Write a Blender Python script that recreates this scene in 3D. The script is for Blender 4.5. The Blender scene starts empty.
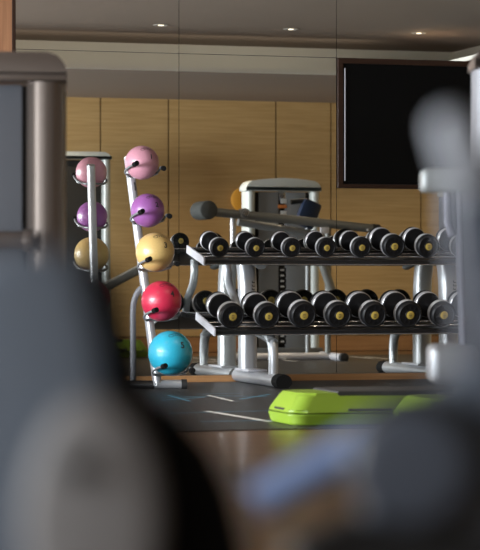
import bpy, bmesh, math, random
from mathutils import Vector, Matrix
random.seed(4)
C = bpy.context.scene.collection
tan, atan, R = math.tan, math.atan, math.radians
F = 2350.0; YAW = R(16.35); H = 0.664; YM = 14.0; HY = 275.0
cy, sy = math.cos(YAW), math.sin(YAW)
FWD = Vector((sy, cy, 0)); RGT = Vector((cy, -sy, 0))

# ---- survey helpers: read a place in the room off the photo -------------
def ang(px): return YAW + atan((px-240)/F)
def dep(px, y): return y/(cy - sy*(px-240)/F)
def pn(px, n, z=0): y = YM-n; return Vector((y*tan(ang(px)), y, z))
def zz(px, py, n): return H + (HY-py)*dep(px, YM-n)/F
def pnp(px, py, n): v = pn(px, n); v.z = zz(px, py, n); return v
def pt(px, py, d): return FWD*d + RGT*((px-240)*d/F) + Vector((0, 0, H+(HY-py)*d/F))
def refl(px, yr, py=None):                       # a thing seen in the mirror, at its real place
    v = Vector((yr*tan(ang(px)), 2*YM-yr, 0))
    if py is not None: v.z = H + (HY-py)*dep(px, yr)/F
    return v

# ---- materials -----------------------------------------------------------
def mat(name, col, rough=.5, metal=0, coat=0, bump=0, bscale=60, var=0, spec=.5, emit=None, es=0):
    m = bpy.data.materials.new(name); m.use_nodes = True
    nt = m.node_tree; b = nt.nodes['Principled BSDF']
    b.inputs['Base Color'].default_value = (*col, 1)
    b.inputs['Roughness'].default_value = rough
    b.inputs['Metallic'].default_value = metal
    b.inputs['Coat Weight'].default_value = coat
    b.inputs['Specular IOR Level'].default_value = spec
    if emit: b.inputs['Emission Color'].default_value = (*emit, 1); b.inputs['Emission Strength'].default_value = es
    if bump or var:
        tc = nt.nodes.new('ShaderNodeTexCoord'); nz = nt.nodes.new('ShaderNodeTexNoise')
        nz.inputs['Scale'].default_value = bscale; nz.inputs['Detail'].default_value = 4
        nt.links.new(tc.outputs['Object'], nz.inputs['Vector'])
        if bump:
            bp = nt.nodes.new('ShaderNodeBump'); bp.inputs['Strength'].default_value = bump; bp.inputs['Distance'].default_value = .002
            nt.links.new(nz.outputs['Fac'], bp.inputs['Height']); nt.links.new(bp.outputs['Normal'], b.inputs['Normal'])
        if var:
            cr = nt.nodes.new('ShaderNodeValToRGB')
            cr.color_ramp.elements[0].position = .3; cr.color_ramp.elements[1].position = .7
            cr.color_ramp.elements[0].color = (*[c*(1-var) for c in col], 1); cr.color_ramp.elements[1].color = (*[min(1, c*(1+var)) for c in col], 1)
            nt.links.new(nz.outputs['Fac'], cr.inputs['Fac']); nt.links.new(cr.outputs['Color'], b.inputs['Base Color'])
    return m

def wood(name, c1, c2, sc=(1.2, 1.2, 26), rough=.4, coat=0.0, plank=None, nscale=2.2, spec=.5):
    m = bpy.data.materials.new(name); m.use_nodes = True
    nt = m.node_tree; N = nt.nodes; L = nt.links; b = N['Principled BSDF']
    tc = N.new('ShaderNodeTexCoord'); mp = N.new('ShaderNodeMapping'); mp.inputs['Scale'].default_value = sc
    nz = N.new('ShaderNodeTexNoise'); nz.inputs['Scale'].default_value = nscale; nz.inputs['Detail'].default_value = 6; nz.inputs['Distortion'].default_value = .4
    cr = N.new('ShaderNodeValToRGB'); cr.color_ramp.elements[0].color = (*c1, 1); cr.color_ramp.elements[1].color = (*c2, 1)
    cr.color_ramp.elements[0].position = .3; cr.color_ramp.elements[1].position = .72
    L.new(tc.outputs['Object'], mp.inputs['Vector']); L.new(mp.outputs['Vector'], nz.inputs['Vector']); L.new(nz.outputs['Fac'], cr.inputs['Fac'])
    out = cr.outputs['Color']
    if plank:
        br = N.new('ShaderNodeTexBrick'); br.inputs['Scale'].default_value = 1
        br.inputs['Brick Width'].default_value = plank[0]; br.inputs['Row Height'].default_value = plank[1]
        br.inputs['Mortar Size'].default_value = .003
        br.inputs['Color1'].default_value = (.75, .75, .75, 1); br.inputs['Color2'].default_value = (1.1, 1.05, 1, 1); br.inputs['Mortar'].default_value = (.3, .3, .3, 1)
        mx = N.new('ShaderNodeMixRGB'); mx.blend_type = 'MULTIPLY'; mx.inputs['Fac'].default_value = 1
        L.new(tc.outputs['Object'], br.inputs['Vector']); L.new(out, mx.inputs['Color1']); L.new(br.outputs['Color'], mx.inputs['Color2']); out = mx.outputs['Color']
    L.new(out, b.inputs['Base Color'])
    b.inputs['Roughness'].default_value = rough; b.inputs['Specular IOR Level'].default_value = spec; b.inputs['Coat Weight'].default_value = coat; b.inputs['Coat Roughness'].default_value = .15
    return m

M = dict(
 wallwood=wood('maple_veneer', (.44, .28, .11), (.56, .375, .165), rough=.5),
 floorwood=wood('polished_floorboards', (.10, .050, .020), (.18, .095, .038), sc=(1.5, 14, 1), rough=.3, coat=.15, plank=(1.4, .12)),
 basewood=wood('baseboard_wood', (.30, .15, .06), (.42, .22, .09), rough=.4),
 framewood=wood('dark_frame_wood', (.018, .008, .005), (.035, .017, .010), rough=.5, spec=.2),
 stripwood=wood('brown_wall_wood', (.22, .10, .05), (.32, .16, .08), sc=(20, 20, 1), rough=.4),
 rubberfloor=mat('rubber_floor', (.021, .020, .020), .45, bump=.25, bscale=90, var=.3),
 ceiling=mat('taupe_ceiling', (.27, .21, .165), .9, bump=.05),
 cove=mat('cream_cove', (.85, .82, .73), .8),
 plaster=mat('plaster', (.42, .38, .33), .9, bump=.05),
 mirror=mat('mirror_glass', (.86, .87, .84), 0.0, 1),
 dark=mat('dark_gap', (.012, .01, .009), .6),
 lineW=mat('white_line_paint', (.75, .75, .72), .5),
 lineB=mat('blue_line_paint', (.10, .32, .48), .5),
 silver=mat('silver_paint', (.50, .51, .53), .32, .55),
 silver2=mat('satin_silver_paint', (.42, .44, .46), .38, .4),
 lilac=mat('light_grey_paint', (.58, .58, .62), .35, .25),
 greyp=mat('grey_paint', (.20, .21, .215), .42, .2),
 olive=mat('olive_grey_paint', (.17, .175, .165), .45, .2),
 chrome=mat('chrome', (.80, .80, .80), .12, 1),
 steel=mat('brushed_steel', (.60, .60, .62), .27, .9),
 black=mat('black_powder_coat', (.012, .012, .013), .3, coat=.2),
 rubber=mat('black_urethane', (.007, .007, .008), .5, bump=.1, bscale=200, spec=.25),
 matte=mat('black_rubber', (.018, .018, .018), .6),
 pad=mat('charcoal_foam', (.035, .038, .036), .75, bump=.3, bscale=300),
 yellow=mat('yellow_badge', (.40, .29, .06), .4),
 ink=mat('black_ink', (.02, .02, .022), .5),
 slate=mat('slate_plastic', (.14, .165, .20), .42),
 slate2=mat('slate_grey_plastic', (.16, .175, .20), .45),
 gunmetal=mat('gunmetal_paint', (.20, .165, .14), .38, .55),
 disc=mat('warm_grey_plastic', (.24, .225, .215), .5),
 dslate=mat('dark_slate_plastic', (.09, .105, .135), .45),
 blueish=mat('blue_grey_tube_paint', (.27, .36, .60), .32, .25),
 green=mat('lime_plastic', (.19, .30, .022), .42, bump=.1, bscale=150),
 tv=mat('tv_screen', (.003, .003, .003), .5, spec=.08),
 bezel=mat('tv_bezel', (.01, .01, .01), .15),
 orange=mat('orange_paint', (.75, .36, .04), .5),
 label=mat('orange_label', (.60, .20, .05), .5),
 white=mat('white_label', (.6, .62, .62), .5),
 navy=mat('navy_vinyl', (.02, .035, .075), .35),
 gripgrey=mat('grip_grey_plastic', (.46, .48, .52), .5),
 deepblack=mat('deep_black_rubber', (.006, .006, .006), .8, spec=.1),
 tower=mat('tower_grey_paint', (.36, .39, .385), .4, .15),
 towercap=mat('tower_cap_paint', (.62, .66, .63), .4),
 towerpanel=mat('tower_panel_plastic', (.23, .245, .26), .5),
 guard=mat('guard_plastic', (.12, .12, .16), .5),
 greyl=mat('mid_grey_paint', (.20, .205, .22), .55, .2),
 band=mat('satin_band_metal', (.72, .72, .74), .3, .5),
 slatecol=mat('slate_column_plastic', (.07, .085, .115), .45),
 soffit=mat('taupe_soffit', (.25, .19, .145), .9, bump=.05),
 lamp=mat('lamp_glow', (.9, .85, .7), .5, emit=(1, .86, .66), es=2),
 trimring=mat('white_trim', (.5, .47, .42), .5),
)

# ---- mesh helpers ----------------------------------------------------------
def frame(axis):
    a = Vector(axis).normalized(); u = Vector((0, 0, 1)) if abs(a.z) < .9 else Vector((1, 0, 0))
    x = u.cross(a).normalized(); return x, a.cross(x).normalized(), a
def box(bm, c, s, bev=0, rot=None, seg=2):
    r = bmesh.ops.create_cube(bm, size=1); vs = r['verts']
    for v in vs: v.co = Vector((v.co.x*s[0], v.co.y*s[1], v.co.z*s[2]))
    if bev:
        es = list({e for v in vs for e in v.link_edges})
        o = bmesh.ops.bevel(bm, geom=es, offset=min(bev, min(s)*.49), segments=seg, affect='EDGES', profile=.6)
        vs = list({v for f in o['faces'] for v in f.verts} | {v for v in vs if v.is_valid})
    for v in vs:
        p = v.co
        if rot is not None: p = rot @ p
        v.co = p + Vector(c)
    return vs
def lathe(bm, o, axis, prof, seg=32, cap=True):
    x, y, a = frame(axis); o = Vector(o); rings = []
    for r, t in prof:
        rings.append([bm.verts.new(o + a*t + (x*math.cos(2*math.pi*k/seg)+y*math.sin(2*math.pi*k/seg))*r) for k in range(seg)])
    for i in range(len(rings)-1):
        for k in range(seg):
            bm.faces.new((rings[i][k], rings[i][(k+1) % seg], rings[i+1][(k+1) % seg], rings[i+1][k]))
    if cap:
        bm.faces.new(list(reversed(rings[0]))); bm.faces.new(rings[-1])
def cyl(bm, p0, p1, r, seg=24, b=.0):
    p0, p1 = Vector(p0), Vector(p1); L = (p1-p0).length
    b = b or min(r, L/2)*.15
    lathe(bm, p0, p1-p0, [(r-b, 0), (r-b*.3, b*.3), (r, b), (r, L-b), (r-b*.3, L-b*.3), (r-b, L)], seg)
def smoothpath(P, n=8):
    P = [Vector(p) for p in P]; Q = [P[0]*2-P[1]] + P + [P[-1]*2-P[-2]]; out = []
    for i in range(1, len(Q)-2):
        for k in range(n):
            t = k/n; a, b, c, d = Q[i-1], Q[i], Q[i+1], Q[i+2]
            out.append(.5*((2*b)+(-a+c)*t+(2*a-5*b+4*c-d)*t*t+(-a+3*b-3*c+d)*t**3))
    out.append(P[-1]); return out
def tube(bm, P, r, seg=16, smooth=True, r2=None, n=8, up=None, sq=2.0):
    P = smoothpath(P, n) if smooth and len(P) > 2 else [Vector(p) for p in P]
    r2 = r2 or r; rings = []; px = None
    for i, p in enumerate(P):
        t = (P[min(i+1, len(P)-1)]-P[max(i-1, 0)]).normalized()
        if px is None:
            px = Vector(up) if up else frame(t)[0]
        x = (px - t*px.dot(t)).normalized(); y = t.cross(x); px = x
        ring = []
        for k in range(seg):
            a = 2*math.pi*k/seg; ca, sa = math.cos(a), math.sin(a)
            e = 2/sq; ca = math.copysign(abs(ca)**e, ca); sa = math.copysign(abs(sa)**e, sa)
            ring.append(bm.verts.new(p + x*ca*r + y*sa*r2))
        rings.append(ring)
    for i in range(len(rings)-1):
        for k in range(seg):
            bm.faces.new((rings[i][k], rings[i][(k+1) % seg], rings[i+1][(k+1) % seg], rings[i+1][k]))
    bm.faces.new(list(reversed(rings[0]))); bm.faces.new(rings[-1])
def prism(bm, pts, o, u, v, w, th, bev=0, seg=3):
    o, u, v, w = Vector(o), Vector(u), Vector(v), Vector(w)
    vs = [bm.verts.new(o+u*a+v*b) for a, b in pts]
    f = bm.faces.new(vs)
    ex = bmesh.ops.extrude_face_region(bm, geom=[f]); nv = [g for g in ex['geom'] if isinstance(g, bmesh.types.BMVert)]
    for q in nv: q.co += w*th
    if bev:
        fs = [g for g in ex['geom'] if isinstance(g, bmesh.types.BMFace)]
        es = list({e for ff in fs+[f] if ff.is_valid for e in ff.edges})
        bmesh.ops.bevel(bm, geom=es, offset=bev, segments=seg, affect='EDGES', profile=.5, clamp_overlap=True)
def rounded(w, h, r, n=6, arch=0):                   # outline, centred in x, from z=0 up
    pts = []
    for cx, cz, a0 in ((w/2-r, r, -90), (w/2-r, h-r, 0), (-w/2+r, h-r, 90), (-w/2+r, r, 180)):
        for k in range(n+1):
            a = R(a0+90*k/n); pts.append((cx+r*math.cos(a), cz+r*math.sin(a)))
        if a0 == 0 and arch:
            for k in range(1, 8):
                t = k/8; pts.append(((w/2-r)*(1-2*t), h+arch*4*t*(1-t)))
    return pts
def obj(name, bm, m, parent=None, smooth=38, world=True, label=None):
    bmesh.ops.recalc_face_normals(bm, faces=bm.faces)
    me = bpy.data.meshes.new(name)
    if parent is not None and world:
        q = parent; off = Vector((0, 0, 0))
        while q is not None: off += q.location; q = q.parent
        bmesh.ops.translate(bm, verts=bm.verts, vec=-off)
    bm.to_mesh(me); bm.free()
    me.materials.append(M[m] if isinstance(m, str) else m)
    if smooth:
        for p in me.polygons: p.use_smooth = True
        me.set_sharp_from_angle(angle=R(smooth))
    o = bpy.data.objects.new(name, me); C.objects.link(o)
    if parent is not None: o.parent = parent
    if label: o['label'] = label
    return o
def local(name, bm, m, parent, **k): return obj(name, bm, m, parent, world=False, **k)
def tag(o, label, cat, group=None):
    o['label'] = label; o['category'] = cat
    if group: o['group'] = group
    return o
def thing(name, label, cat, loc, rz=0, group=None):
    o = bpy.data.objects.new(name, None); o.empty_display_size = .05; C.objects.link(o)
    o.location = loc; o.rotation_euler = (0, 0, rz); return tag(o, label, cat, group)
def struct(name, bm, m, parent=None, **k):
    o = obj(name, bm, m, parent, **k)
    if parent is None: o['kind'] = 'structure'
    return o
def copy_tree(o, parent=None):
    c = o.copy(); C.objects.link(c); c.parent = parent
    for ch in list(o.children): copy_tree(ch, c)
    return c
B = bmesh.new

# ==================== THE SETTING ========================================
XL, XR, YB = -2.4, 8.4, -2.0
YW = 2*YM-19.4                                        # face of the wall opposite the mirror
YR_ = 9.62                                            # where the rubber flooring starts
bm = B(); box(bm, ((XL+XR)/2, (YB+YM)/2, -.05), (XR-XL, YM-YB, .1)); fl = struct('floor', bm, 'floorwood', smooth=0)
bm = B(); box(bm, ((XL+XR)/2, (YR_+YM)/2, .002), (XR-XL, YM-YR_-.002, .004)); rub = struct('rubber_mat', bm, 'rubberfloor', fl, smooth=0)
def fline(a, b, w, m, z=.0046):
    a, b = Vector(a), Vector(b); t = (b-a).normalized(); s = Vector((-t.y, t.x, 0))*w/2
    bm = B(); vs = [bm.verts.new(Vector((p.x, p.y, z))) for p in (a-s, b-s, b+s, a+s)]; bm.faces.new(vs)
    return obj('floor_line', bm, m, fl, smooth=0)
def fp(px, py):
    d = H*F/(py-HY); v = pt(px, py, d); v.z = 0; return v
def fr(px, py):
    d = H*F/(py-HY); v = pt(px, py, d); return Vector((v.x, 2*YM-v.y, 0))
for a, b, w, m in (((207, 412), (270, 422.5), .035, 'lineW'), ((163, 414), (300, 411), .02, 'lineB'), ((200, 422.4), (300, 421), .02, 'lineB'),
                   ((158, 398.5), (212, 397), .02, 'lineB'), ((160, 401), (205, 398), .02, 'lineB'), ((168, 396), (190, 402), .02, 'lineB'),
                   ((208, 396), (233, 402), .02, 'lineW'), ((215, 396.5), (268, 397.5), .02, 'lineB'), ((196, 395), (240, 394), .015, 'lineB'), ((240, 400), (270, 395), .02, 'lineB')):
    fline(fp(*a), fp(*b), w, m)
for a, b in (((250, 357.2), (297, 362)), ((297, 356.2), (336, 360.2)), ((338, 355.8), (373, 359.3)), ((184, 357.5), (216, 360.5)), ((365, 357.4), (388, 359.5)), ((192, 363), (225, 362))):
    fline(fr(*a), fr(*b), .03, 'lineW', .0048)

# ceiling tray (recessed with a cream cove) and the lower soffit round it
ZT, ZS = 2.44, 2.163; YE = 2*YM-16.68; YC = 2*YM-17.5; XE, XC = 6.15, 6.9
bm = B(); box(bm, ((XL+XC)/2, (YC+YM)/2, ZT+.03), (XC-XL, YM-YC, .06)); struct('ceiling', bm, 'ceiling', smooth=0)
bm = B()
box(bm, ((XL+XR)/2, (YB+YE)/2, ZS+.006), (XR-XL, YE-YB, .012)); box(bm, ((XE+XR)/2, (YE+YM)/2, ZS+.006), (XR-XE, YM-YE, .012))
struct('ceiling_soffit', bm, 'soffit', smooth=0)
bm = B()
box(bm, ((XL+XC)/2, YC-.02, (ZT+ZS)/2+.01), (XC-XL, .04, ZT-ZS)); box(bm, (XC+.02, (YC+YM)/2, (ZT+ZS)/2+.01), (.04, YM-YC, ZT-ZS))
box(bm, ((XL+XE)/2, YE+.006, ZS+.012), (XE-XL, .012, .03)); box(bm, (XE-.006, (YE+YM)/2, ZS+.012), (.012, YM-YE, .03))
struct('trim_1', bm, 'cove', smooth=0)

# mirror wall
xm = pn(15.5, 0).x
bm = B(); box(bm, ((XL+XR)/2, YM+.08, 1.25), (XR-XL, .10, 2.5)); struct('wall_back', bm, 'plaster', smooth=0)
bm = B(); box(bm, ((XL+xm)/2-.012, YM+.01, 1.22), (xm-XL-.024, .05, 2.44)); struct('wall_front', bm, 'stripwood', smooth=0)
bm = B(); box(bm, (xm-.014, YM+.005, 1.22), (.022, .06, 2.44), .003); struct('trim_2', bm, 'framewood', smooth=0)
bm = B(); box(bm, ((xm+XR)/2, YM-.004, .0225), (XR-xm, .02, .041), .002); struct('baseboard_front', bm, 'basewood', smooth=0)
xs = [xm, pn(179, 0).x, pn(336.5, 0).x, pn(500, 0).x]; zm = [.045, zz(179, 53.5, 0), ZT-.002]
tvx0 = xs[2]; ztv1 = zm[1]; ztv0 = zz(380, 188.5, 0); tvx1 = tvx0+1.42
def mirror(x0, x1, z0, z1, label):
    g = .0016
    bm = B(); box(bm, ((x0+x1)/2, YM+.004, (z0+z1)/2), (x1-x0-2*g, .006, z1-z0-2*g))
    tag(obj('wall_mirror', bm, 'mirror', smooth=0), label, 'mirror', 'mirror panels on the wall')
mirror(xs[0], xs[1], zm[0], zm[1], 'tall mirror panel at far left behind the medicine balls')
mirror(xs[1], xs[2], zm[0], zm[1], 'tall middle mirror panel behind the left half of dumbbell rack')
mirror(xs[2], tvx1+.6, zm[0], ztv0, 'mirror panel under the black television')
mirror(xs[0], xs[1], zm[1], zm[2], 'upper mirror strip at top left above the ball rack')
mirror(xs[1], xs[2], zm[1], zm[2], 'upper middle mirror strip left of the television top')
mirror(xs[2], tvx1+.6, zm[1], zm[2], 'upper mirror strip above the black television')
# dark backing seen in the mirror joints
bm = B(); box(bm, ((xm+XR)/2, YM+.0125, 1.25), (XR-xm, .008, 2.4)); struct('trim_3', bm, 'dark', smooth=0)

# wall opposite the mirror: veneer panels with dark joints over a low wooden baseboard
bm = B(); x0w = 3.62
edges = [x0w] + [refl(p, 19.4).x for p in (100.5, 168.5, 276, 331, 421, 520)]
edges.append(XR)
for a, b in zip(edges[:-1], edges[1:]):
    if b-a > .01: box(bm, ((a+b)/2, YW-.03, (ZS+.14)/2), (b-a-.012, .06, ZS-.14))
struct('wall_rear', bm, 'wallwood', smooth=0)
bm = B(); box(bm, ((x0w+XR)/2, YW-.075, ZS/2), (XR-x0w, .05, ZS-.004)); struct('trim_4', bm, 'dark', smooth=0)
bm = B(); box(bm, ((x0w+XR)/2, YW-.02, .068), (XR-x0w, .06, .128), .004); struct('baseboard_rear', bm, 'basewood', smooth=0)
# remaining shell
bm = B(); box(bm, (XR+.05, (YB+YM)/2, 1.25), (.1, YM-YB, 2.5)); struct('wall_right', bm, 'wallwood', smooth=0)
bm = B(); box(bm, ((XL+XR)/2, YB-.05, 1.25), (XR-XL, .1, 2.5)); struct('wall_entrance', bm, 'plaster', smooth=0)
WIN = [(-.6, 3.0), (4.2, 7.6), (8.6, 12.6)]
bm = B(); z0, z1 = .35, 2.05; prev = YB
for a, b in WIN:
    box(bm, (XL-.05, (prev+a)/2, 1.25), (.1, a-prev, 2.5)); box(bm, (XL-.05, (a+b)/2, z0/2), (.1, b-a, z0)); box(bm, (XL-.05, (a+b)/2, (z1+2.5)/2), (.1, b-a, 2.5-z1)); prev = b
box(bm, (XL-.05, (prev+YM)/2, 1.25), (.1, YM-prev, 2.5)); struct('wall_left', bm, 'plaster', smooth=0)
for i, (a, b) in enumerate(WIN):
    bm = B()
    for y in (a+.03, (a+b)/2, b-.03): box(bm, (XL-.05, y, (z0+z1)/2), (.06, .05, z1-z0-.004))
    for z in (z0+.03, z1-.03): box(bm, (XL-.05, (a+b)/2, z), (.055, b-a-.11, .05))
    struct('window_%d' % (i+1), bm, 'greyp', smooth=0)

# ceiling lamps (three seen in the mirror)
dl = None
for i, (px, lab) in enumerate(((161, 'small round ceiling downlight at upper left, above the ball rack'), (291, 'small round ceiling downlight at upper centre, left of the television'), (419, 'small round ceiling downlight above the television'))):
    yr = 16.17; x = yr*tan(ang(px))
    if dl is None:
        dl = thing('ceiling_downlight', lab, 'light', (x, 2*YM-yr, ZT), 0, 'downlights in the ceiling tray')
        bm = B(); lathe(bm, (0, 0, -.004), (0, 0, 1), [(.040, 0), (.052, 0), (.055, .0035), (.040, .0035), (.040, 0)], 32, cap=False); local('trim_ring', bm, 'trimring', dl)
        bm = B(); lathe(bm, (0, 0, -.006), (0, 0, 1), [(.002, 0), (.016, .0005), (.020, .003), (.020, .0055)], 24); local('bulb', bm, 'lamp', dl)
        bm = B(); lathe(bm, (0, 0, -.0012), (0, 0, 1), [(.0395, 0), (.0395, .001)], 24); local('reflector', bm, 'dark', dl)
        c = dl
    else:
        c = copy_tree(dl); c.location = (x, 2*YM-yr, ZT); c['label'] = lab

# television in a dark wood frame
xt0, xt1 = tvx0+.004, tvx1
tv = thing('television', 'large black flat television in a dark brown wood frame on the mirror wall', 'television', ((xt0+xt1)/2, YM, ztv0))
bm = B(); fw = .035
box(bm, ((xt0+xt1)/2, YM-.008, ztv1-fw/2), (xt1-xt0, .026, fw), .004); box(bm, ((xt0+xt1)/2, YM-.008, ztv0+fw*.35), (xt1-xt0, .026, fw*.7), .004)
for x in (xt0+fw/2, xt1-fw/2): box(bm, (x, YM-.008, (ztv0+ztv1)/2), (fw, .025, ztv1-ztv0-.03), .004)
obj('frame', bm, 'framewood', tv, smooth=0)
bm = B(); box(bm, ((xt0+xt1)/2, YM-.002, (ztv0+ztv1)/2), (xt1-xt0-2*fw, .016, ztv1-ztv0-1.7*fw), .003); obj('screen', bm, 'tv', tv, smooth=0)
bm = B(); box(bm, (xt0+fw+.012, YM-.014, (ztv0+ztv1)/2-.01), (.007, .010, ztv1-ztv0-2*fw-.04), .002); obj('bezel_edge', bm, 'lilac', tv, label='thin silver edge of the television')

# ==================== DUMBBELL RACK =====================================
TILT = R(12)
XA = pn(179, 0).x; XB = pn(493, 0).x; XF = [pn(237, 0).x, pn(435, 0).x]
rack = thing('dumbbell_rack', 'long two-tier silver dumbbell rack with black trays in front of the mirror', 'rack', ((XA+XB)/2, YM-.45, 0))
def S(x, n, z): return Vector((x, YM-n, z))
for k, x in enumerate(XF):
    # tube-section foot with black end caps
    bm = B(); tube(bm, [S(x, .03, .045), S(x, .88, .045)], .044, 20, False, .04); obj('foot', bm, 'silver', rack)
    ft = rack.children[-1]
    bm = B(); tube(bm, [S(x, .875, .044), S(x, .94, .044), S(x, .975, .042)], .049, 20, False, .044); obj('end_cap', bm, 'deepblack', ft, label='black rubber end cap of the foot')
    bm = B(); box(bm, S(x, .30, .088), (.12, .30, .014), .004); obj('foot_plate', bm, 'lilac', ft)
    # upright: broad rounded column
    bm = B(); tube(bm, [S(x, .23, .09), S(x, .23, .36), S(x, .22, .62), S(x, .17, .80)], .052, 24, True, .065, up=(1, 0, 0), sq=3.4); up = obj('upright', bm, 'silver', rack)
    bm = B(); q = S(x+.018, .296, .50)
    for j, (dz, hh) in enumerate(((.0, .012), (.022, .012), (.044, .013), (.066, .011), (.088, .012))):
        box(bm, q+Vector((0, 0, dz+.03)), (.020 if j % 2 else .015, .002, hh*.45)); box(bm, q+Vector((-.008, 0, dz+.035)), (.004, .002, hh))
    box(bm, q+Vector((0, 0, 0)), (.024, .002, .018))
    obj('lettering', bm, 'ink', up, smooth=0, label='dark vertical lettering on the upright')
    # curved braces
    bm = B(); tube(bm, [S(x, .76, .06), S(x, .765, .18), S(x, .73, .27), S(x, .60, .33), S(x, .5, .36)], .033, 18, True, .03); obj('brace', bm, 'silver2', rack)
    xb = x - .17
    if k == 0: bm = B(); tube(bm, [S(xb, .60, .40), S(xb, .56, .50), S(xb, .42, .60), S(xb, .38, .69), S(xb, .40, .79)], .025, 16); obj('brace', bm, 'silver2', rack)
def tray(nf, nr, zf, zr, kind):
    dy = (nr-nf); sl = math.atan2(zr-zf, nf-nr)
    # channel tray: two black rails joined by cross straps, chrome lips
    bm = B(); L = XB-XA-.02; xc = (XA+XB)/2
    rot = Matrix.Rotation(sl, 3, 'X')
    def P(t, up): n = nf+(nr-nf)*t; z = zf+(zr-zf)*t; return S(xc, n, z) + rot @ Vector((0, 0, up))
    box(bm, P(.09, -.020), (L, .045, .022), .005, rot); box(bm, P(.93, -.020), (L, .045, .022), .005, rot)
    box(bm, P(.5, -.028), (L, abs(nf-nr)*.98, .012), .002, rot)
    obj('tray', bm, 'black', rack)
    for t in (.16, .40, .86):
        bm = B(); a = P(t, .003); tube(bm, [a-Vector((L/2, 0, 0)), a+Vector((L/2, 0, 0))], .007, 10, False); obj('rail', bm, 'steel', rack)
    bm = B(); box(bm, P(.02, -.032), (L, .010, .006), .002, rot); obj('lip', bm, 'steel', rack)
    for x in (XA, XB):
        bm = B(); pl = [(-.012, -.055), (-.012, -.004), (nf-nr+.0, .012), (nf-nr, -.043)]
        c0 = S(x-.004 if x == XA else x-.004, nf+.012, zf); d = Vector((0, 1, 0)) 
        v1 = (S(x, nr, zr)-S(x, nf, zf)).normalized(); v2 = Vector((0, -v1.z, v1.y))
        Lp = (S(x, nr, zr)-S(x, nf, zf)).length
        prism(bm, [(0, -.037), (.0, .006), (.02, .012), (Lp, .012), (Lp, -.037)], S(x-.006, nf+.01, zf), v1, v2, (1, 0, 0), .012, .002, 1)
        obj('end_bracket', bm, 'lilac', rack, label='pale silver end plate of the tray')
tray(.575, .19, .758, .834, 'u'); tray(.81, .40, .343, .432, 'l')
# support arms from uprights to trays
for x in XF:
    bm = B(); tube(bm, [S(x, .2, .775), S(x, .52, .715)], .03, 14, False, .018); obj('support_arm', bm, 'greyp', rack)
    bm = B(); tube(bm, [S(x, .22, .345), S(x, .76, .272)], .03, 14, False, .02); obj('support_arm', bm, 'greyp', rack)

def badge_text(bm, y, s, R_):
    for dz, w in ((.10, .20), (-.02, .24), (-.13, .14)):
        box(bm, (0, y, R_*dz), (R_*w, .0012, R_*.045))
def make_dumbbell(R_, span, th, group, label):
    """lying along local Y, front head at -Y, origin on the shelf under its middle"""
    d = thing('dumbbell', label, 'dumbbell', (0, 0, 0), 0, group)
    O = Vector((0, 0, R_))
    bm = B(); g = span-th
    lathe(bm, (0, -g/2-.01, R_), (0, 1, 0), [(.015, 0), (.015, .012), (.0135, .02), (.0155, g*.3), (.0175, g/2+.01), (.0155, g*.7+.02), (.0135, g), (.015, g+.008), (.015, g+.02)], 24)
    local('handle', bm, 'chrome', d)
    for s in (-1, 1):
        bm = B(); c = Vector((0, s*span/2, R_)); ax = (0, s, 0)
        lathe(bm, c-Vector(ax)*th/2, ax, [(R_*.32, 0), (R_*.90, 0), (R_*.975, th*.06), (R_*.985, th*.5), (R_, th*.52), (R_, th*.80), (R_*.96, th*.92), (R_*.86, th), (R_*.80, th), (R_*.77, th*.965), (R_*.40, th*.965), (R_*.37, th)], 40)
        for k in range(10):
            a = 2*math.pi*k/10+.3; e = Vector((math.cos(a), 0, math.sin(a)))
            rt = Matrix.Rotation(-a, 3, 'Y')
            box(bm, c+e*R_*.6+Vector((0, s*(th*.5-.0005), 0)), (R_*.26, .003, R_*.05), 0, rt)
        h = local('weight_head', bm, 'rubber', d)
        bm = B(); t0 = th*.05
        lathe(bm, c-Vector(ax)*(th/2-t0), ax, [(R_*.93, 0), (R_*1.0, th*.04), (R_*1.02, th*.08), (R_*1.02, th*.40), (R_*.995, th*.44)], 40, cap=False)
        local('rim_band', bm, 'band', h, label='satin silver band round the black head')
        bm = B(); lathe(bm, c+Vector(ax)*(th/2-.001), ax, [(R_*.31, 0), (R_*.31, .002), (R_*.28, .0032)], 28)
        b = local('badge', bm, 'yellow', h, label='round yellow badge')
        bm = B(); badge_text(bm, s*(span/2+th/2+.0026), s, R_)
        for v in bm.verts: v.co.z += R_
        local('badge_lettering', bm, 'ink', b, smooth=0)
    return d
up_px = [219, 255, 291, 325.5, 360.5, 394.3, 428.3, 463]; up_r = [.057, .057, .058, .060, .062, .071, .071, .071]
lo_px = [232.5, 268.3, 303.5, 339, 374, 409.3, 443, 478]; lo_r = [.075, .075, .080, .078, .078, .079, .078, .078]
ordn = ['first', 'second', 'third', 'fourth', 'fifth', 'sixth', 'seventh', 'eighth']
cache = {}
GU, GL = 'dumbbells on the upper tray', 'dumbbells on the lower tray'
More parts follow.
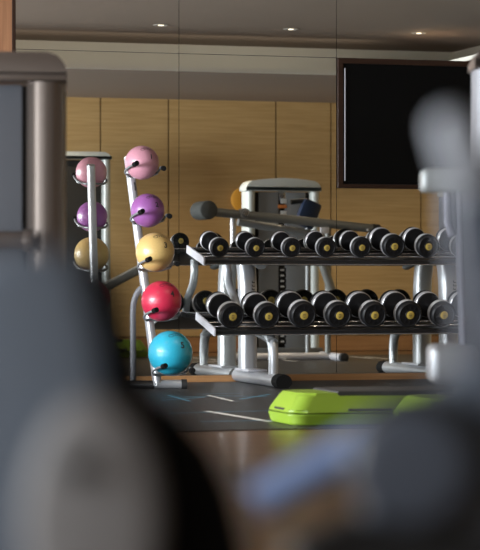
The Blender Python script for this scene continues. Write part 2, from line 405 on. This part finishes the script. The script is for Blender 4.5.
for row, (pxs, rs, nf, zf, nr, zr, fn, name) in enumerate(((up_px, up_r, .575, .764, .19, .840, .555, 'upper'), (lo_px, lo_r, .81, .349, .40, .438, .80, 'lower'))):
    sl = math.atan2(zr-zf, nf-nr)
    for i, (px, r) in enumerate(zip(pxs, rs)):
        big = r > .065
        size = ('small' if r < .0605 else 'medium' if not big else 'large') if row == 0 else 'large'
        where = ordn[i] + ' from the left'
        if i == 0: where = 'leftmost, beside the yellow ball' if row == 0 else 'leftmost, beside the red ball'
        if i == 7: where = 'rightmost, half hidden by the grey machine'
        lab = '%s black dumbbell with yellow badge on %s tray, %s' % (size, name, where)
        span, th = (.225, .058) if row == 0 and not big else (.24, .075) if row == 0 else (.27, .088)
        if (r, span) in cache: o = copy_tree(cache[(r, span)]); o['label'] = lab
        else: o = make_dumbbell(r, span, th, GU if row == 0 else GL, lab); cache[(r, span)] = o
        o['group'] = GU if row == 0 else GL
        n = fn - span/2; t = (nf-n)/(nf-nr); z = zf+(zr-zf)*t
        p = pn(px-(2.2 if span > .23 else .4), fn)
        o.location = (p.x, YM-n, z+.005); o.rotation_euler = (sl, 0, 0)

# ==================== BALL RACK AND BALLS ================================
PB, PT = pn(158, .79, 0), pn(128.3, .50, 1.36)
def post(z): return PB + (PT-PB)*(z/PT.z)
br = thing('ball_rack', 'silver leaning medicine ball rack with paired prongs, left of dumbbells', 'rack', (PB.x, PB.y, 0))
bm = B(); tube(bm, [post(.02), PT], .024, 20, False, .036, up=(1, 0, 0), sq=3); po = obj('post', bm, 'silver', br)
for z in (1.16, .95, .42, .25):
    bm = B(); a = post(z)+Vector((.008, -.0355, 0)); tube(bm, [a, a+(PT-PB).normalized()*.05], .005, 8, False)
    obj('slot', bm, 'dark', po, label='dark slot in the post')
bm = B(); e = Vector((1, 0, 0))
tube(bm, [PB+Vector((-.02, 0, .03)), PB+e*.135+Vector((0, -.02, .03))], .026, 20, False); obj('base_tube', bm, 'silver', br)
bm = B(); tube(bm, [PB+e*.133+Vector((0, -.02, .03)), PB+e*.165+Vector((0, -.024, .03))], .029, 20, False); obj('base_cap', bm, 'matte', br.children[-1])
q = pn(133, .66, 0)
e6 = post(.585)
bm = B(); tube(bm, [q+Vector((0, 0, .03)), q+Vector((0, 0, .3)), q+Vector((0, 0, .46)), q+Vector((.012, 0, .53)), Vector((q.x*.45+e6.x*.55, (q.y+e6.y)/2, .578)), e6+Vector((-.005, .0, .008))], .0175, 16); obj('side_leg', bm, 'greyl', br)
bm = B(); tube(bm, [q+Vector((-.16, .0, .026)), PB+Vector((-.01, .02, .026))], .026, 14, False); obj('base_rail', bm, 'black', br)

cam_dir = lambda p: (Vector((0, 0, H))-p).normalized()
def sph_text(ball, c, r, txt, dx, dz, size, rot=0):
    cu = bpy.data.curves.new('t', 'FONT'); cu.body = txt; cu.size = 1; cu.align_x = 'CENTER'; cu.align_y = 'CENTER'; cu.offset = .03
    to = bpy.data.objects.new('t', cu); C.objects.link(to)
    dg = bpy.context.evaluated_depsgraph_get(); me = bpy.data.meshes.new_from_object(to.evaluated_get(dg))
    bpy.data.objects.remove(to)
    bm = B(); bm.from_mesh(me); bmesh.ops.triangulate(bm, faces=bm.faces); bmesh.ops.subdivide_edges(bm, edges=bm.edges, cuts=1)
    k = cam_dir(c); rt = k.cross(Vector((0, 0, 1))).normalized()*-1; u = Vector((0, 0, 1))
    rt = Vector((0, 0, 1)).cross(k).normalized(); u = k.cross(rt)
    n = (rt*dx + u*dz + k*math.sqrt(max(0, 1-dx*dx-dz*dz))).normalized()
    tx = Vector((0, 0, 1)).cross(n).normalized(); ty = n.cross(tx)
    cr, sr = math.cos(rot), math.sin(rot)
    for v in bm.verts:
        a, b = v.co.x*size, v.co.y*size
        v.co = c + (n*r + tx*(a*cr-b*sr) + ty*(a*sr+b*cr)).normalized()*(r*1.004)
    return obj('number', bm, 'ink', ball, smooth=0)
def sph_marks(ball, c, r, dx, dz):
    k = cam_dir(c); rt = Vector((0, 0, 1)).cross(k).normalized(); u = k.cross(rt)
    n = (rt*dx + u*dz + k*math.sqrt(max(0, 1-dx*dx-dz*dz))).normalized()
    tx = Vector((0, 0, 1)).cross(n).normalized(); ty = n.cross(tx)
    bm = B()
    def strip(P, w, closed=False):
        m = len(P); vs = []
        for i, (a, b) in enumerate(P):
            j0, j1 = (i-1) % m if closed else max(i-1, 0), (i+1) % m if closed else min(i+1, m-1)
            t = Vector((P[j1][0]-P[j0][0], P[j1][1]-P[j0][1])).normalized(); s = Vector((-t.y, t.x))*w/2
            vs.append([bm.verts.new(c+(n+tx*(a+q*s.x)+ty*(b+q*s.y)).normalized()*r*1.004) for q in (-1, 1)])
        for i in range(m if closed else m-1):
            j = (i+1) % m; bm.faces.new((vs[i][0], vs[j][0], vs[j][1], vs[i][1]))
    strip([(-.25+.12*math.cos(a), .09*math.sin(a)) for a in [2*math.pi*k/14 for k in range(14)]], .03, True)
    strip([(-.33+.5*t, .06+.16*t-.1*t*t) for t in [k/8 for k in range(9)]], .035)
    for i in range(5): strip([(-.05+.1*i, -.05-.012*i), (-.02+.1*i, .04-.02*i)], .04)
    strip([(-.1+.06*i, .14-.02*i) for i in range(8)], .018)
    return obj('printed_mark', bm, 'ink', ball, smooth=0)

def rubbercol(name, col): return mat(name, col, .38, coat=.15, bump=.12, bscale=140, var=.06)
balls = [('pink', (142, 162.7), 17.0, .67, (.50, .235, .29), '1', 'highest on the leaning rack'),
         ('purple', (147.7, 210.5), 16.9, .73, (.26, .085, .28), '2', 'second from top on the leaning rack'),
         ('yellow', (155, 252), 19.4, .83, (.56, .385, .14), '3', 'in the middle of the leaning rack'),
         ('red', (161.4, 301), 20.2, .90, (.46, .018, .055), '4', 'below the yellow one on the rack'),
         ('blue', (170.3, 353), 22.2, .98, (.02, .33, .47), '5', 'lowest and largest on the rack')]
for nm, (px, py), rp, n, col, num, where in balls:
    c = pnp(px, py, n); d = dep(px, YM-n); r = rp*d/F
    o = bpy.data.objects.new('medicine_ball', None)
    bm = B(); bmesh.ops.create_uvsphere(bm, u_segments=64, v_segments=40, radius=r)
    # moulded equator seam
    for v in bm.verts:
        z = abs(v.co.z)/r
        if z < .02: v.co *= .992
    me = bpy.data.meshes.new('medicine_ball'); bm.to_mesh(me); bm.free(); me.materials.append(rubbercol(nm+'_rubber', col))
    for p in me.polygons: p.use_smooth = True
    bpy.data.objects.remove(o); o = bpy.data.objects.new('medicine_ball', me); C.objects.link(o); o.location = c
    tag(o, 'matte %s rubber medicine ball numbered %s, %s' % (nm, num, where), 'medicine ball', 'medicine balls on the rack')
    f = obj
    sph_text(o, c, r, num, .55, .34, r*.42, R(-6)); sph_marks(o, c, r, .26, .80)
    # cradle: back bow, two side arms, rubber tips
    a = .094; zc = c.z - math.sqrt(max(r*r-a*a, .0004)) - .010
    pz = post(zc-.02); back = c.y + .005
    vb = (pz.y - .03) - c.y
    for s in (-1, 1):
        L_ = [Vector((pz.x+s*.02, pz.y-.02, zc-.035)), Vector((c.x+s*.055, c.y+vb*.62, zc-.035)), Vector((c.x+s*.088, c.y+vb*.3, zc-.022)), Vector((c.x+s*(a+.005), c.y, zc-.006)), Vector((c.x+s*(a+.001), c.y-.07, zc+.012)), Vector((c.x+s*(.080 if s < 0 else .088), c.y-.155, zc+(.026 if s < 0 else .004)))]
        bm = B(); tube(bm, L_, .0068, 12); ar = obj('prong', bm, 'greyp', br)
        t = (L_[-1]-L_[-2]).normalized()
        bm = B(); tube(bm, [L_[-1]-t*.012, L_[-1]+t*.03], .0145, 14, False); obj('rubber_tip', bm, 'deepblack', ar)
    bm = B(); bw = [Vector((c.x+a*math.sin(t)*1.0, c.y+vb*.35*math.cos(t)+.0, zc-.02-.012*math.cos(t))) for t in [math.pi*(-.5+k/12) for k in range(13)]]
    tube(bm, bw, .005, 8, False); obj('hoop', bm, 'silver2', br)

# ==================== STEP PLATFORMS ====================================
def make_step(label, loc, rz):
    L, W = 1.08, .42
    st = thing('step_platform', label, 'step platform', loc, rz, 'green step platforms')
    def tier(z0, z1, in0, in1, bev):
        bm = B(); vs = []
        for z, i in ((z0, in0), (z1, in1)):
            a, b = L/2-i, W/2-i*.7
            cr = .07
            ring = []
            for sx, s_y, a0 in ((1, 1, 0), (-1, 1, 90), (-1, -1, 180), (1, -1, 270)):
                for k in range(6):
                    t = R(a0+90*k/5); ring.append(bm.verts.new((sx*(a-cr)+cr*math.cos(t), s_y*(b-cr)+cr*math.sin(t), z)))
            vs.append(ring)
        n = len(vs[0])
        for k in range(n): bm.faces.new((vs[0][k], vs[0][(k+1) % n], vs[1][(k+1) % n], vs[1][k]))
        f1 = bm.faces.new(vs[1]); f0 = bm.faces.new(list(reversed(vs[0])))
        bmesh.ops.bevel(bm, geom=list(set(f1.edges) | set(f0.edges)), offset=bev, segments=3, affect='EDGES')
        return bm
    bm = tier(.004, .050, .012, .0, .006)
    for x in (-.35, .35):
        for y in (-.19, .19): pass
    local('riser', bm, 'green', st)
    bm = tier(.056, .141, .0, .055, .014); top = local('platform', bm, 'green', st)
    bm = B(); box(bm, (.0, 0, .134), (.64, .355, .032), .010)
    local('top_mat', bm, 'matte', st, label='black rubber mat on the step')
    for s in (-1, 1):
        for c_, z_ in (((-.18, s*.207, .068), (.20, .012, .010)), ((.25, s*.207, .068), (.20, .012, .010)), ((s*.530, 0, .068), (.012, .14, .010))):
            bm = B(); box(bm, c_, z_, .003); local('groove', bm, 'dark', top, label='dark slot under the platform edge')
    bm = B()
    for x in (-.42, .42):
        for y in (-.14, .14): cyl(bm, (x, y, 0), (x, y, .008), .025)
    local('rubber_feet', bm, 'matte', st)
    return st
fl_ = fp(304, 426)
step = make_step('lime green step platform with black top on dark floor before the dumbbell rack', (fl_.x+.46, fl_.y+.13, .0045), 0)
s2 = copy_tree(step); s2.location = (refl(134, 18.3).x, 9.35, .001);  s2['label'] = 'green step platform seen in the mirror between blurred machine and silver rack leg'
s2.location = (refl(150, 18.27).x-.54, 9.53, .0)

# ==================== WEIGHT TOWERS =====================================
def make_tower(name, label, loc, rz, w, dp, h, cw=.10, cap=.085, stack=True, cols='silver2', capm='silver2', panel='slate2', arch=.02, group='weight machine towers'):
    """front faces local -Y"""
    t = thing(name, label, 'weight machine', loc, rz, group)
    bm = B(); pts = rounded(w, cap+.05, .075, 7, arch); pts = [(x, max(z, .05)) for x, z in pts]
    cl = []
    for p in pts:
        if not cl or (abs(p[0]-cl[-1][0])+abs(p[1]-cl[-1][1])) > 1e-5: cl.append(p)
    if cl[0] == cl[-1]: cl.pop()
    # keep only two bottom corners
    top = [p for p in cl if p[1] > .0501]; cl = [(w/2, .05)] + top + [(-w/2, .05)]
    prism(bm, cl, (0, -dp/2, h-cap-.05), (1, 0, 0), (0, 0, 1), (0, 1, 0), dp, .010, 3)
    local('top_cap', bm, capm, t)
    for s in (-1, 1):
        bm = B(); x = s*(w/2-cw/2-.002)
        tube(bm, [(x, 0, .06), (x, 0, h-cap-.004)], cw/2, 32, False, dp/2-.004, up=(1, 0, 0), sq=2.8); local('side_column', bm, cols, t)
    bm = B(); box(bm, (0, 0, .035), (w+.02, dp+.06, .07), .015); local('base', bm, 'greyp', t)
    iw = w-2*cw
    if stack:
        for s in (-1, 1):
            bm = B(); box(bm, (s*iw*.245, -dp*.18, (h-cap)/2+.03), (iw*.36, .03, h-cap-.075), .006); local('shroud_panel', bm, panel, t)
            bm = B(); box(bm, (s*(iw/2-.012), -dp*.12, (h-cap)/2+.03), (.024, .02, h-cap-.08)); local('shadow_gap', bm, 'dark', t)
        bm = B(); box(bm, (0, dp*.05, (h-cap)/2+.03), (iw*.9, .02, h-cap-.08)); local('back_panel', bm, 'dark', t)
        for k in range(14):
            bm = B(); box(bm, (0, -dp*.1, .12+k*.045), (iw*.26, .06, .040), .004); pl = local('weight_plate', bm, 'black', t)
            bm = B(); box(bm, (0, -dp*.1-.031, .12+k*.045), (.03, .002, .014)); local('plate_label', bm, 'white', pl, smooth=0)
        for s in (-1, 1):
            bm = B(); cyl(bm, (s*.03, -dp*.1, .72), (s*.03, -dp*.1, h-cap+.01), .007, 10); local('guide_rod', bm, 'chrome', t)
        bm = B(); box(bm, (0, -dp*.16, h-cap-.035), (.055, .03, .07), .006); local('pulley_block', bm, 'steel', t)
        for k, z in enumerate((.125, .225)):
            bm = B(); box(bm, (0, -dp*.22, h-cap-z), (.075, .02, .030), .003); local('warning_label', bm, 'label', t, label='orange label')
            bm = B(); box(bm, (-.012, -dp*.22, h-cap-z+.045), (.05, .018, .040), .003); local('white_tag', bm, 'white', t)
    else:
        bm = B(); box(bm, (0, -dp*.12, (h-cap)/2+.03), (iw-.03, .04, h-cap-.075), .008); local('shroud_panel', bm, panel, t)
        for s in (-1, 1):
            bm = B(); box(bm, (s*(iw/2-.006), -dp*.02, (h-cap)/2+.03), (.03, .05, h-cap-.08)); local('shadow_gap', bm, 'dark', t)
    return t
# seen in the mirror: front faces +y
yr = 18.3; xa, xb = refl(246.5, yr).x, refl(321.5, yr).x
hT = refl(280, yr, 180.5).z
twr = make_tower('weight_tower', 'grey weight stack tower with orange labels, mirrored behind the dumbbells', ((xa+xb)/2, 2*YM-yr-.10, 0), R(180), xb-xa, .20, hT, cw=.085, stack=True, cols='towercap', capm='towercap', panel='towerpanel')
yr = 18.85; xr_ = refl(113, yr).x
make_tower('weight_tower', 'tall grey machine tower mirrored at left behind reflected pink and purple balls', (xr_-.30, 2*YM-yr-.13, 0), R(180), .60, .20, refl(95, yr, 151.5).z, cw=.075, cap=.06, stack=False, cols='tower', capm='towercap', panel='matte', arch=.0)
yr = 18.6; xl_ = refl(448, yr).x
make_tower('weight_tower', 'dark grey machine tower mirrored beneath the television right end', (xl_+.32, 2*YM-yr-.16, 0), R(180), .64, .16, 1.42, cw=.03, stack=False, cols='dslate', capm='tower', panel='dslate')
# slanting beam machine in the mirror at left
yr = 18.0
m = thing('lever_machine', 'olive grey slanting machine beam mirrored left of the yellow ball', 'exercise machine', (refl(118, yr).x, 2*YM-yr, 0))
a, b = refl(104, yr, 288), refl(172, yr, 252)
bm = B(); tube(bm, [a, b], .036, 16, False, .028, up=(0, 0, 1), sq=3.5); obj('beam', bm, 'olive', m)
bm = B(); tube(bm, [Vector((a.x-.02, a.y, .02)), Vector((a.x-.02, a.y, a.z+.02))], .03, 16, False); obj('post', bm, 'olive', m)
bm = B(); box(bm, (a.x-.02, a.y, .02), (.14, .16, .035), .01); obj('base', bm, 'greyp', m)

# padded lever machine seen in the mirror above the dumbbells
yr = 17.35
m = thing('padded_lever_machine', 'grey lever machine with charcoal foam roller, mirrored above the upper dumbbells', 'exercise machine', (refl(285, yr).x, 2*YM-yr, 0))
def q(px, py, y=yr): return refl(px, y, py)
rc = q(205, 210.3); rr = .072
bm = B(); lathe(bm, rc+Vector((0, .12, 0)), (0, -1, 0), [(rr*.8, 0), (rr*.95, .006), (rr, .02), (rr, .29), (rr*.95, .305), (rr*.8, .312)], 32); obj('foam_roller', bm, 'pad', m, label='charcoal foam roller pad')
bm = B(); tube(bm, [q(208, 211.5), q(290, 219.5), q(376, 229)], .036, 18, False, .034); arm = obj('lever_arm', bm, 'olive', m)
bm = B(); tube(bm, [q(372, 228.2), q(379, 229)], .037, 14, False, .036); obj('end_cap', bm, 'matte', arm)
bm = B(); c = q(243.5, 213.5); cyl(bm, c+Vector((0, -.05, 0)), c+Vector((0, .055, 0)), .040); obj('pivot', bm, 'greyp', m)
bm = B(); lathe(bm, c+Vector((0, .05, 0)), (0, 1, 0), [(.025, .0), (.026, .008), (.02, .010)], 20); obj('pivot_cap', bm, 'steel', m.children[-1])
bm = B(); c = q(323, 230.5); box(bm, c+Vector((0, .04, 0)), (.07, .03, .05), .006); box(bm, q(366, 230)+Vector((0, .04, .0)), (.02, .01, .02), .003); obj('clamp_plate', bm, 'lilac', m)
yb = yr+.35
bm = B(); tube(bm, [q(238, 222, yb), q(300, 232, yb), q(335, 240, yb)], .036, 16, False, .03); obj('rear_arm', bm, 'greyp', m)
for px, col in ((235, 'silver'), (330, 'olive')):
    bm = B(); p = q(px, 216); tube(bm, [Vector((p.x, p.y-.05, .03)), Vector((p.x, p.y-.05, p.z if px < 300 else p.z-.08))], .024, 16, False); obj('post', bm, col, m)
bm = B(); tube(bm, [q(318, 250), q(345, 330)], .035, 16, False); obj('diagonal_tube', bm, 'olive', m)
p0, p1 = q(283, 338), q(336, 338)
bm = B(); tube(bm, [Vector((p0.x-.5, p0.y-.05, .03)), Vector((p1.x, p1.y-.05, .03))], .03, 16, False); tube(bm, [Vector((p1.x-.02, p1.y-.30, .03)), Vector((p1.x-.02, p1.y+.22, .03))], .03, 16, False); obj('base_frame', bm, 'lilac', m)
bm = B(); cyl(bm, Vector((p1.x-.02, p1.y+.22, .03)), Vector((p1.x-.02, p1.y+.27, .03)), .035); obj('foot_cap', bm, 'matte', m)
bm = B(); box(bm, Vector((refl(308, 17.8, 212).x, 2*YM-17.8, refl(308, 17.8, 214).z)), (.16, .09, .22), .03, Matrix.Rotation(R(22), 3, 'Y')); obj('seat_pad', bm, 'navy', m, label='dark navy vinyl pad')
bm = B(); e0 = refl(300, 17.8, 201); tube(bm, [e0+Vector((-.08, 0, -.01)), e0+Vector((.05, 0, .0)), e0+Vector((.10, 0, -.05))], .02, 12); obj('pad_strap', bm, 'matte', m)
# pad support so it is carried
bm = B(); pc = refl(308, 17.8, 225); tube(bm, [pc, Vector((pc.x, pc.y, .03))], .022, 12, False); obj('pad_post', bm, 'greyp', m)

# orange round plate on wall, half hidden by the tower
c = refl(249, 19.2, 199)
bm = B(); lathe(bm, (c.x, YW, c.z), (0, 1, 0), [(.09, 0), (.105, .01), (.105, .03), (.09, .04), (.03, .04), (.03, .03)], 40)
tag(obj('wall_disc', bm, 'orange'), 'round orange disc on the wood wall peeking out left of mirrored weight tower', 'disc')

# ==================== NEARER MACHINES (slightly soft) ===================
D = 8.0
p = pt(67, 275, D); hw = .62
rz = -YAW*.75
cpos = pt(67, 275, D) - Vector((math.cos(rz), math.sin(rz), 0))*(hw/2)
lt = make_tower('weight_tower', 'tall brown grey weight machine tower at left edge of photo', (cpos.x, cpos.y, 0), rz, hw, .30, pt(0, 56, D).z, cw=.135, cap=.095, stack=False, cols='gunmetal', capm='gunmetal', panel='slate2', arch=.0)
bm = B(); cyl(bm, (-.30, -.19, pt(0, 241, D).z), (.175, -.19, pt(0, 241, D).z), .030); cyl(bm, (.165, -.19, pt(0, 241, D).z), (.195, -.19, pt(0, 241, D).z), .036)
for x in (-.28, .15): cyl(bm, (x, -.20, pt(0, 241, D).z), (x, -.05, pt(0, 241, D).z), .018)
local('handlebar', bm, 'gunmetal', lt)

D2 = 8.2; hw = .55; p = pt(471.5, 275, D2)
rz2 = -YAW
rt_ = make_tower('weight_tower', 'silver weight machine tower cut off by right edge, beside television', (p.x+math.cos(rz2)*hw/2, p.y+math.sin(rz2)*hw/2, 0), rz2, hw, .25, pt(480, 46, D2).z, cw=.11, cap=.085, stack=False, cols='greyl', capm='gunmetal', panel='slate2', arch=0)

D3 = 7.6
cm = thing('cable_machine', 'silver grey machine frame with two rounded housings at right, beside dumbbells', 'exercise machine', (pt(478, 275, D3).x, pt(478, 275, D3).y, 0))
RZ = Matrix.Rotation(-YAW, 3, 'Z')
def rbox(px0, py0, px1, py1, d, th, bev, m_, name, **k):
    a, b = pt(px0, py0, d), pt(px1, py1, d); bm = B()
    w = (px1-px0)*d/F; h = (py1-py0)*d/F
    box(bm, (a+b)/2+FWD*th/2, (w, th, h), bev, RZ, 4); return obj(name, bm, m_, cm, **k)
rbox(422.5, 168, 500, 191.5, D3, .16, .022, 'tower', 'arm_housing')
rbox(431, 345, 478, 384, D3-.05, .22, .03, 'silver2', 'lower_housing')
bm = B(); P_ = [(456, 190), (458, 260), (461, 330), (463, 400)]
pts = [( (a-470)*D3/F, (HY-b)*D3/F) for a, b in P_] + [(.12, (HY-400)*D3/F), (.12, (HY-190)*D3/F)]
prism(bm, pts, pt(470, 275, D3), RGT, (0, 0, 1), FWD, .12, .012, 3); obj('column', bm, 'slatecol', cm)
bm = B(); tube(bm, [pt(458, 192, D3-.01), pt(460, 260, D3-.01), pt(463.5, 345, D3-.01)], .008, 16, False); obj('edge_strip', bm, 'guard', cm)
bm = B(); tube(bm, [pt(446, 190, D3+.06), pt(447, 222, D3+.06), pt(451, 236, D3+.06)], .018, 14, False, .012); tube(bm, [pt(451, 190, D3+.07), pt(453, 236, D3+.07)], .012, 14, False); obj('cable_guard', bm, 'guard', cm)
bm = B(); a = pt(475, 395, D3)+FWD*.1; box(bm, (a.x, a.y, a.z/2+.02), (.12, .14, a.z+.0), .01, RZ); box(bm, (a.x, a.y, .03), (.3, .4, .06), .015, RZ); obj('pedestal', bm, 'greyp', cm)

# ==================== CLOSE BLURRED MACHINES ============================
def near(name, P_, d, th, bev, m_, parent, seg=4, **k):
    bm = B(); cx = sum(p[0] for p in P_)/len(P_); 
    pts = [((a-cx)*d/F, (HY-b)*d/F) for a, b in P_]
    prism(bm, pts, pt(cx, HY, d), RGT, (0, 0, 1), FWD, th, bev, seg); return obj(name, bm, m_, parent, **k)
def ell(cx, cy_, rx, ry, n=40): return [(cx+rx*math.cos(2*math.pi*k/n), cy_+ry*math.sin(2*math.pi*k/n)) for k in range(n)]
DL = 1.35
b0 = pt(40, 275, DL+.1)
lm = thing('pulley_machine', 'out of focus slate grey machine with a round pale cover, lower left foreground', 'exercise machine', (b0.x, b0.y, 0))
near('shroud', [(-60, 700), (-70, 330), (-30, 262), (15, 248), (70, 250), (84, 272), (93, 330), (104, 420), (130, 700)], DL, .05, .012, 'slate', lm)
near('black_cover', [(60, 700), (60, 262), (94, 256), (120, 280), (133, 340), (148, 388), (180, 410), (215, 450), (238, 500), (252, 560), (266, 700)], DL+.012, .05, .01, 'deepblack', lm)
near('round_cover', ell(90, 525, 70, 128), DL-.03, .028, .010, 'disc', lm)
near('hub', ell(76, 468, 13, 13, 24), DL-.042, .014, .003, 'matte', lm.children[-1], seg=2)
bm = B(); a = pt(60, 690, DL)+FWD*.04; box(bm, (a.x, a.y, a.z/2), (.10, .07, a.z-.02), .01, RZ); box(bm, (a.x, a.y, .02), (.15, .2, .04), .01, RZ); obj('pedestal', bm, 'matte', lm)

DR = 1.4
b0 = pt(430, 275, DR+.1)
rm = thing('crank_machine', 'out of focus dark slate machine with pale grip knob, lower right foreground', 'exercise machine', (b0.x, b0.y, 0))
bm = B(); g0, g1 = pt(450, 128, DR+.0), pt(469, 185, DR+.0); ax = g1-g0
lathe(bm, g0-ax*.3, ax, [(.002, 0), (.007, .0015), (.0098, .006), (.0112, .013), (.0118, ax.length*.8), (.011, ax.length*1.25), (.008, ax.length*1.5)], 28); obj('grip', bm, 'gripgrey', rm, label='pale grey rounded grip')
near('handle_column', [(455, 178), (462, 165), (520, 130), (560, 420), (478, 420), (462, 300), (452, 215)], DR, .04, .008, 'dslate', rm)
near('housing', [(368, 468), (392, 424), (422, 396), (452, 375), (480, 348), (530, 310), (640, 480), (640, 560), (365, 520), (358, 490)], DR+.02, .05, .012, 'slate', rm)
near('flywheel_ring', ell(424, 462, 74, 72), DR-.002, .03, .006, 'matte', rm)
near('flywheel_cover', ell(412, 467, 62, 60), DR-.015, .03, .008, 'dslate', rm.children[-1])
near('floor_darkener', [(262, 720), (290, 545), (345, 518), (560, 505), (600, 720)], DR+.03, .05, .01, 'matte', rm)  # dark sheet added to darken the bright floor behind, not a machine part
bm = B(); tube(bm, [pt(256, 503, 1.72), pt(395, 424, 1.72)], .0145, 24, False, .015); obj('crank_tube', bm, 'blueish', rm, label='blue grey crank tube')
bm = B(); a = pt(420, 705, DR)+FWD*.04; box(bm, (a.x, a.y, a.z/2), (.10, .07, a.z-.02), .01, RZ); box(bm, (a.x, a.y, .02), (.15, .2, .04), .01, RZ); obj('pedestal', bm, 'matte', rm)

# ==================== LIGHT =============================================
def area(name, loc, rot, sx, sy_, p, col, spread=180):
    l = bpy.data.lights.new(name, 'AREA'); l.shape = 'RECTANGLE'; l.size = sx; l.size_y = sy_; l.energy = p; l.color = col; l.spread = R(spread)
    o = bpy.data.objects.new(name, l); C.objects.link(o); o.location = loc; o.rotation_euler = rot; return o
for i, (a, b) in enumerate(WIN):                      # daylight coming through the window openings
    area('window_daylight', (XL-.12, (a+b)/2, (z0+z1)/2), (0, R(-90), 0), z1-z0-.1, b-a-.1, (90, 130, 780)[i], (.90, .95, 1.0))
for x in (2.2, 4.16, 5.13, 6.11):                     # the ceiling downlights
    l = bpy.data.lights.new('downlight', 'SPOT'); l.energy = 26; l.spot_size = R(110); l.spot_blend = .8; l.color = (1, .82, .60); l.shadow_soft_size = .04
    o = bpy.data.objects.new('downlight', l); C.objects.link(o); o.location = (x, 2*YM-16.17, ZT-.02)
o = area('cove_fill', ((XL+XE)/2+1, YE-.03, ZS+.075), (R(-90), 0, 0), 6.3, .04, 5, (1, .93, .80))  # fill light added to brighten the back wall of the cove
for x, y in ((3.9, 9.6), (5.0, 9.6), (6.1, 9.6), (7.2, 9.6)):  # extra soffit spots added by the veneer wall, no fixtures modelled
    l = bpy.data.lights.new('downlight', 'SPOT'); l.energy = 26; l.spot_size = R(120); l.spot_blend = .9; l.color = (1, .80, .56); l.shadow_soft_size = .04
    o = bpy.data.objects.new('downlight', l); C.objects.link(o); o.location = (x, y, ZS-.02)
w = bpy.data.worlds.new('World'); bpy.context.scene.world = w; w.use_nodes = True
w.node_tree.nodes['Background'].inputs[0].default_value = (.75, .85, 1, 1); w.node_tree.nodes['Background'].inputs[1].default_value = 1.0

# ==================== CAMERA ============================================
cd = bpy.data.cameras.new('Camera'); cam = bpy.data.objects.new('Camera', cd); C.objects.link(cam)
cam.location = (0, 0, H); cam.rotation_euler = (R(90), 0, -YAW)
cd.sensor_fit = 'VERTICAL'; cd.sensor_height = 36; cd.sensor_width = 36; cd.lens = F/550*36
cd.clip_start = .05; cd.clip_end = 200
cd.dof.use_dof = True; cd.dof.focus_distance = 13.7; cd.dof.aperture_fstop = (cd.lens/1000)/.034
sc = bpy.context.scene; sc.camera = cam
sc.view_settings.view_transform = 'Standard'; sc.view_settings.look = 'None'; sc.view_settings.gamma = 1; sc.view_settings.use_curve_mapping = False
sc.view_settings.exposure = 0.35
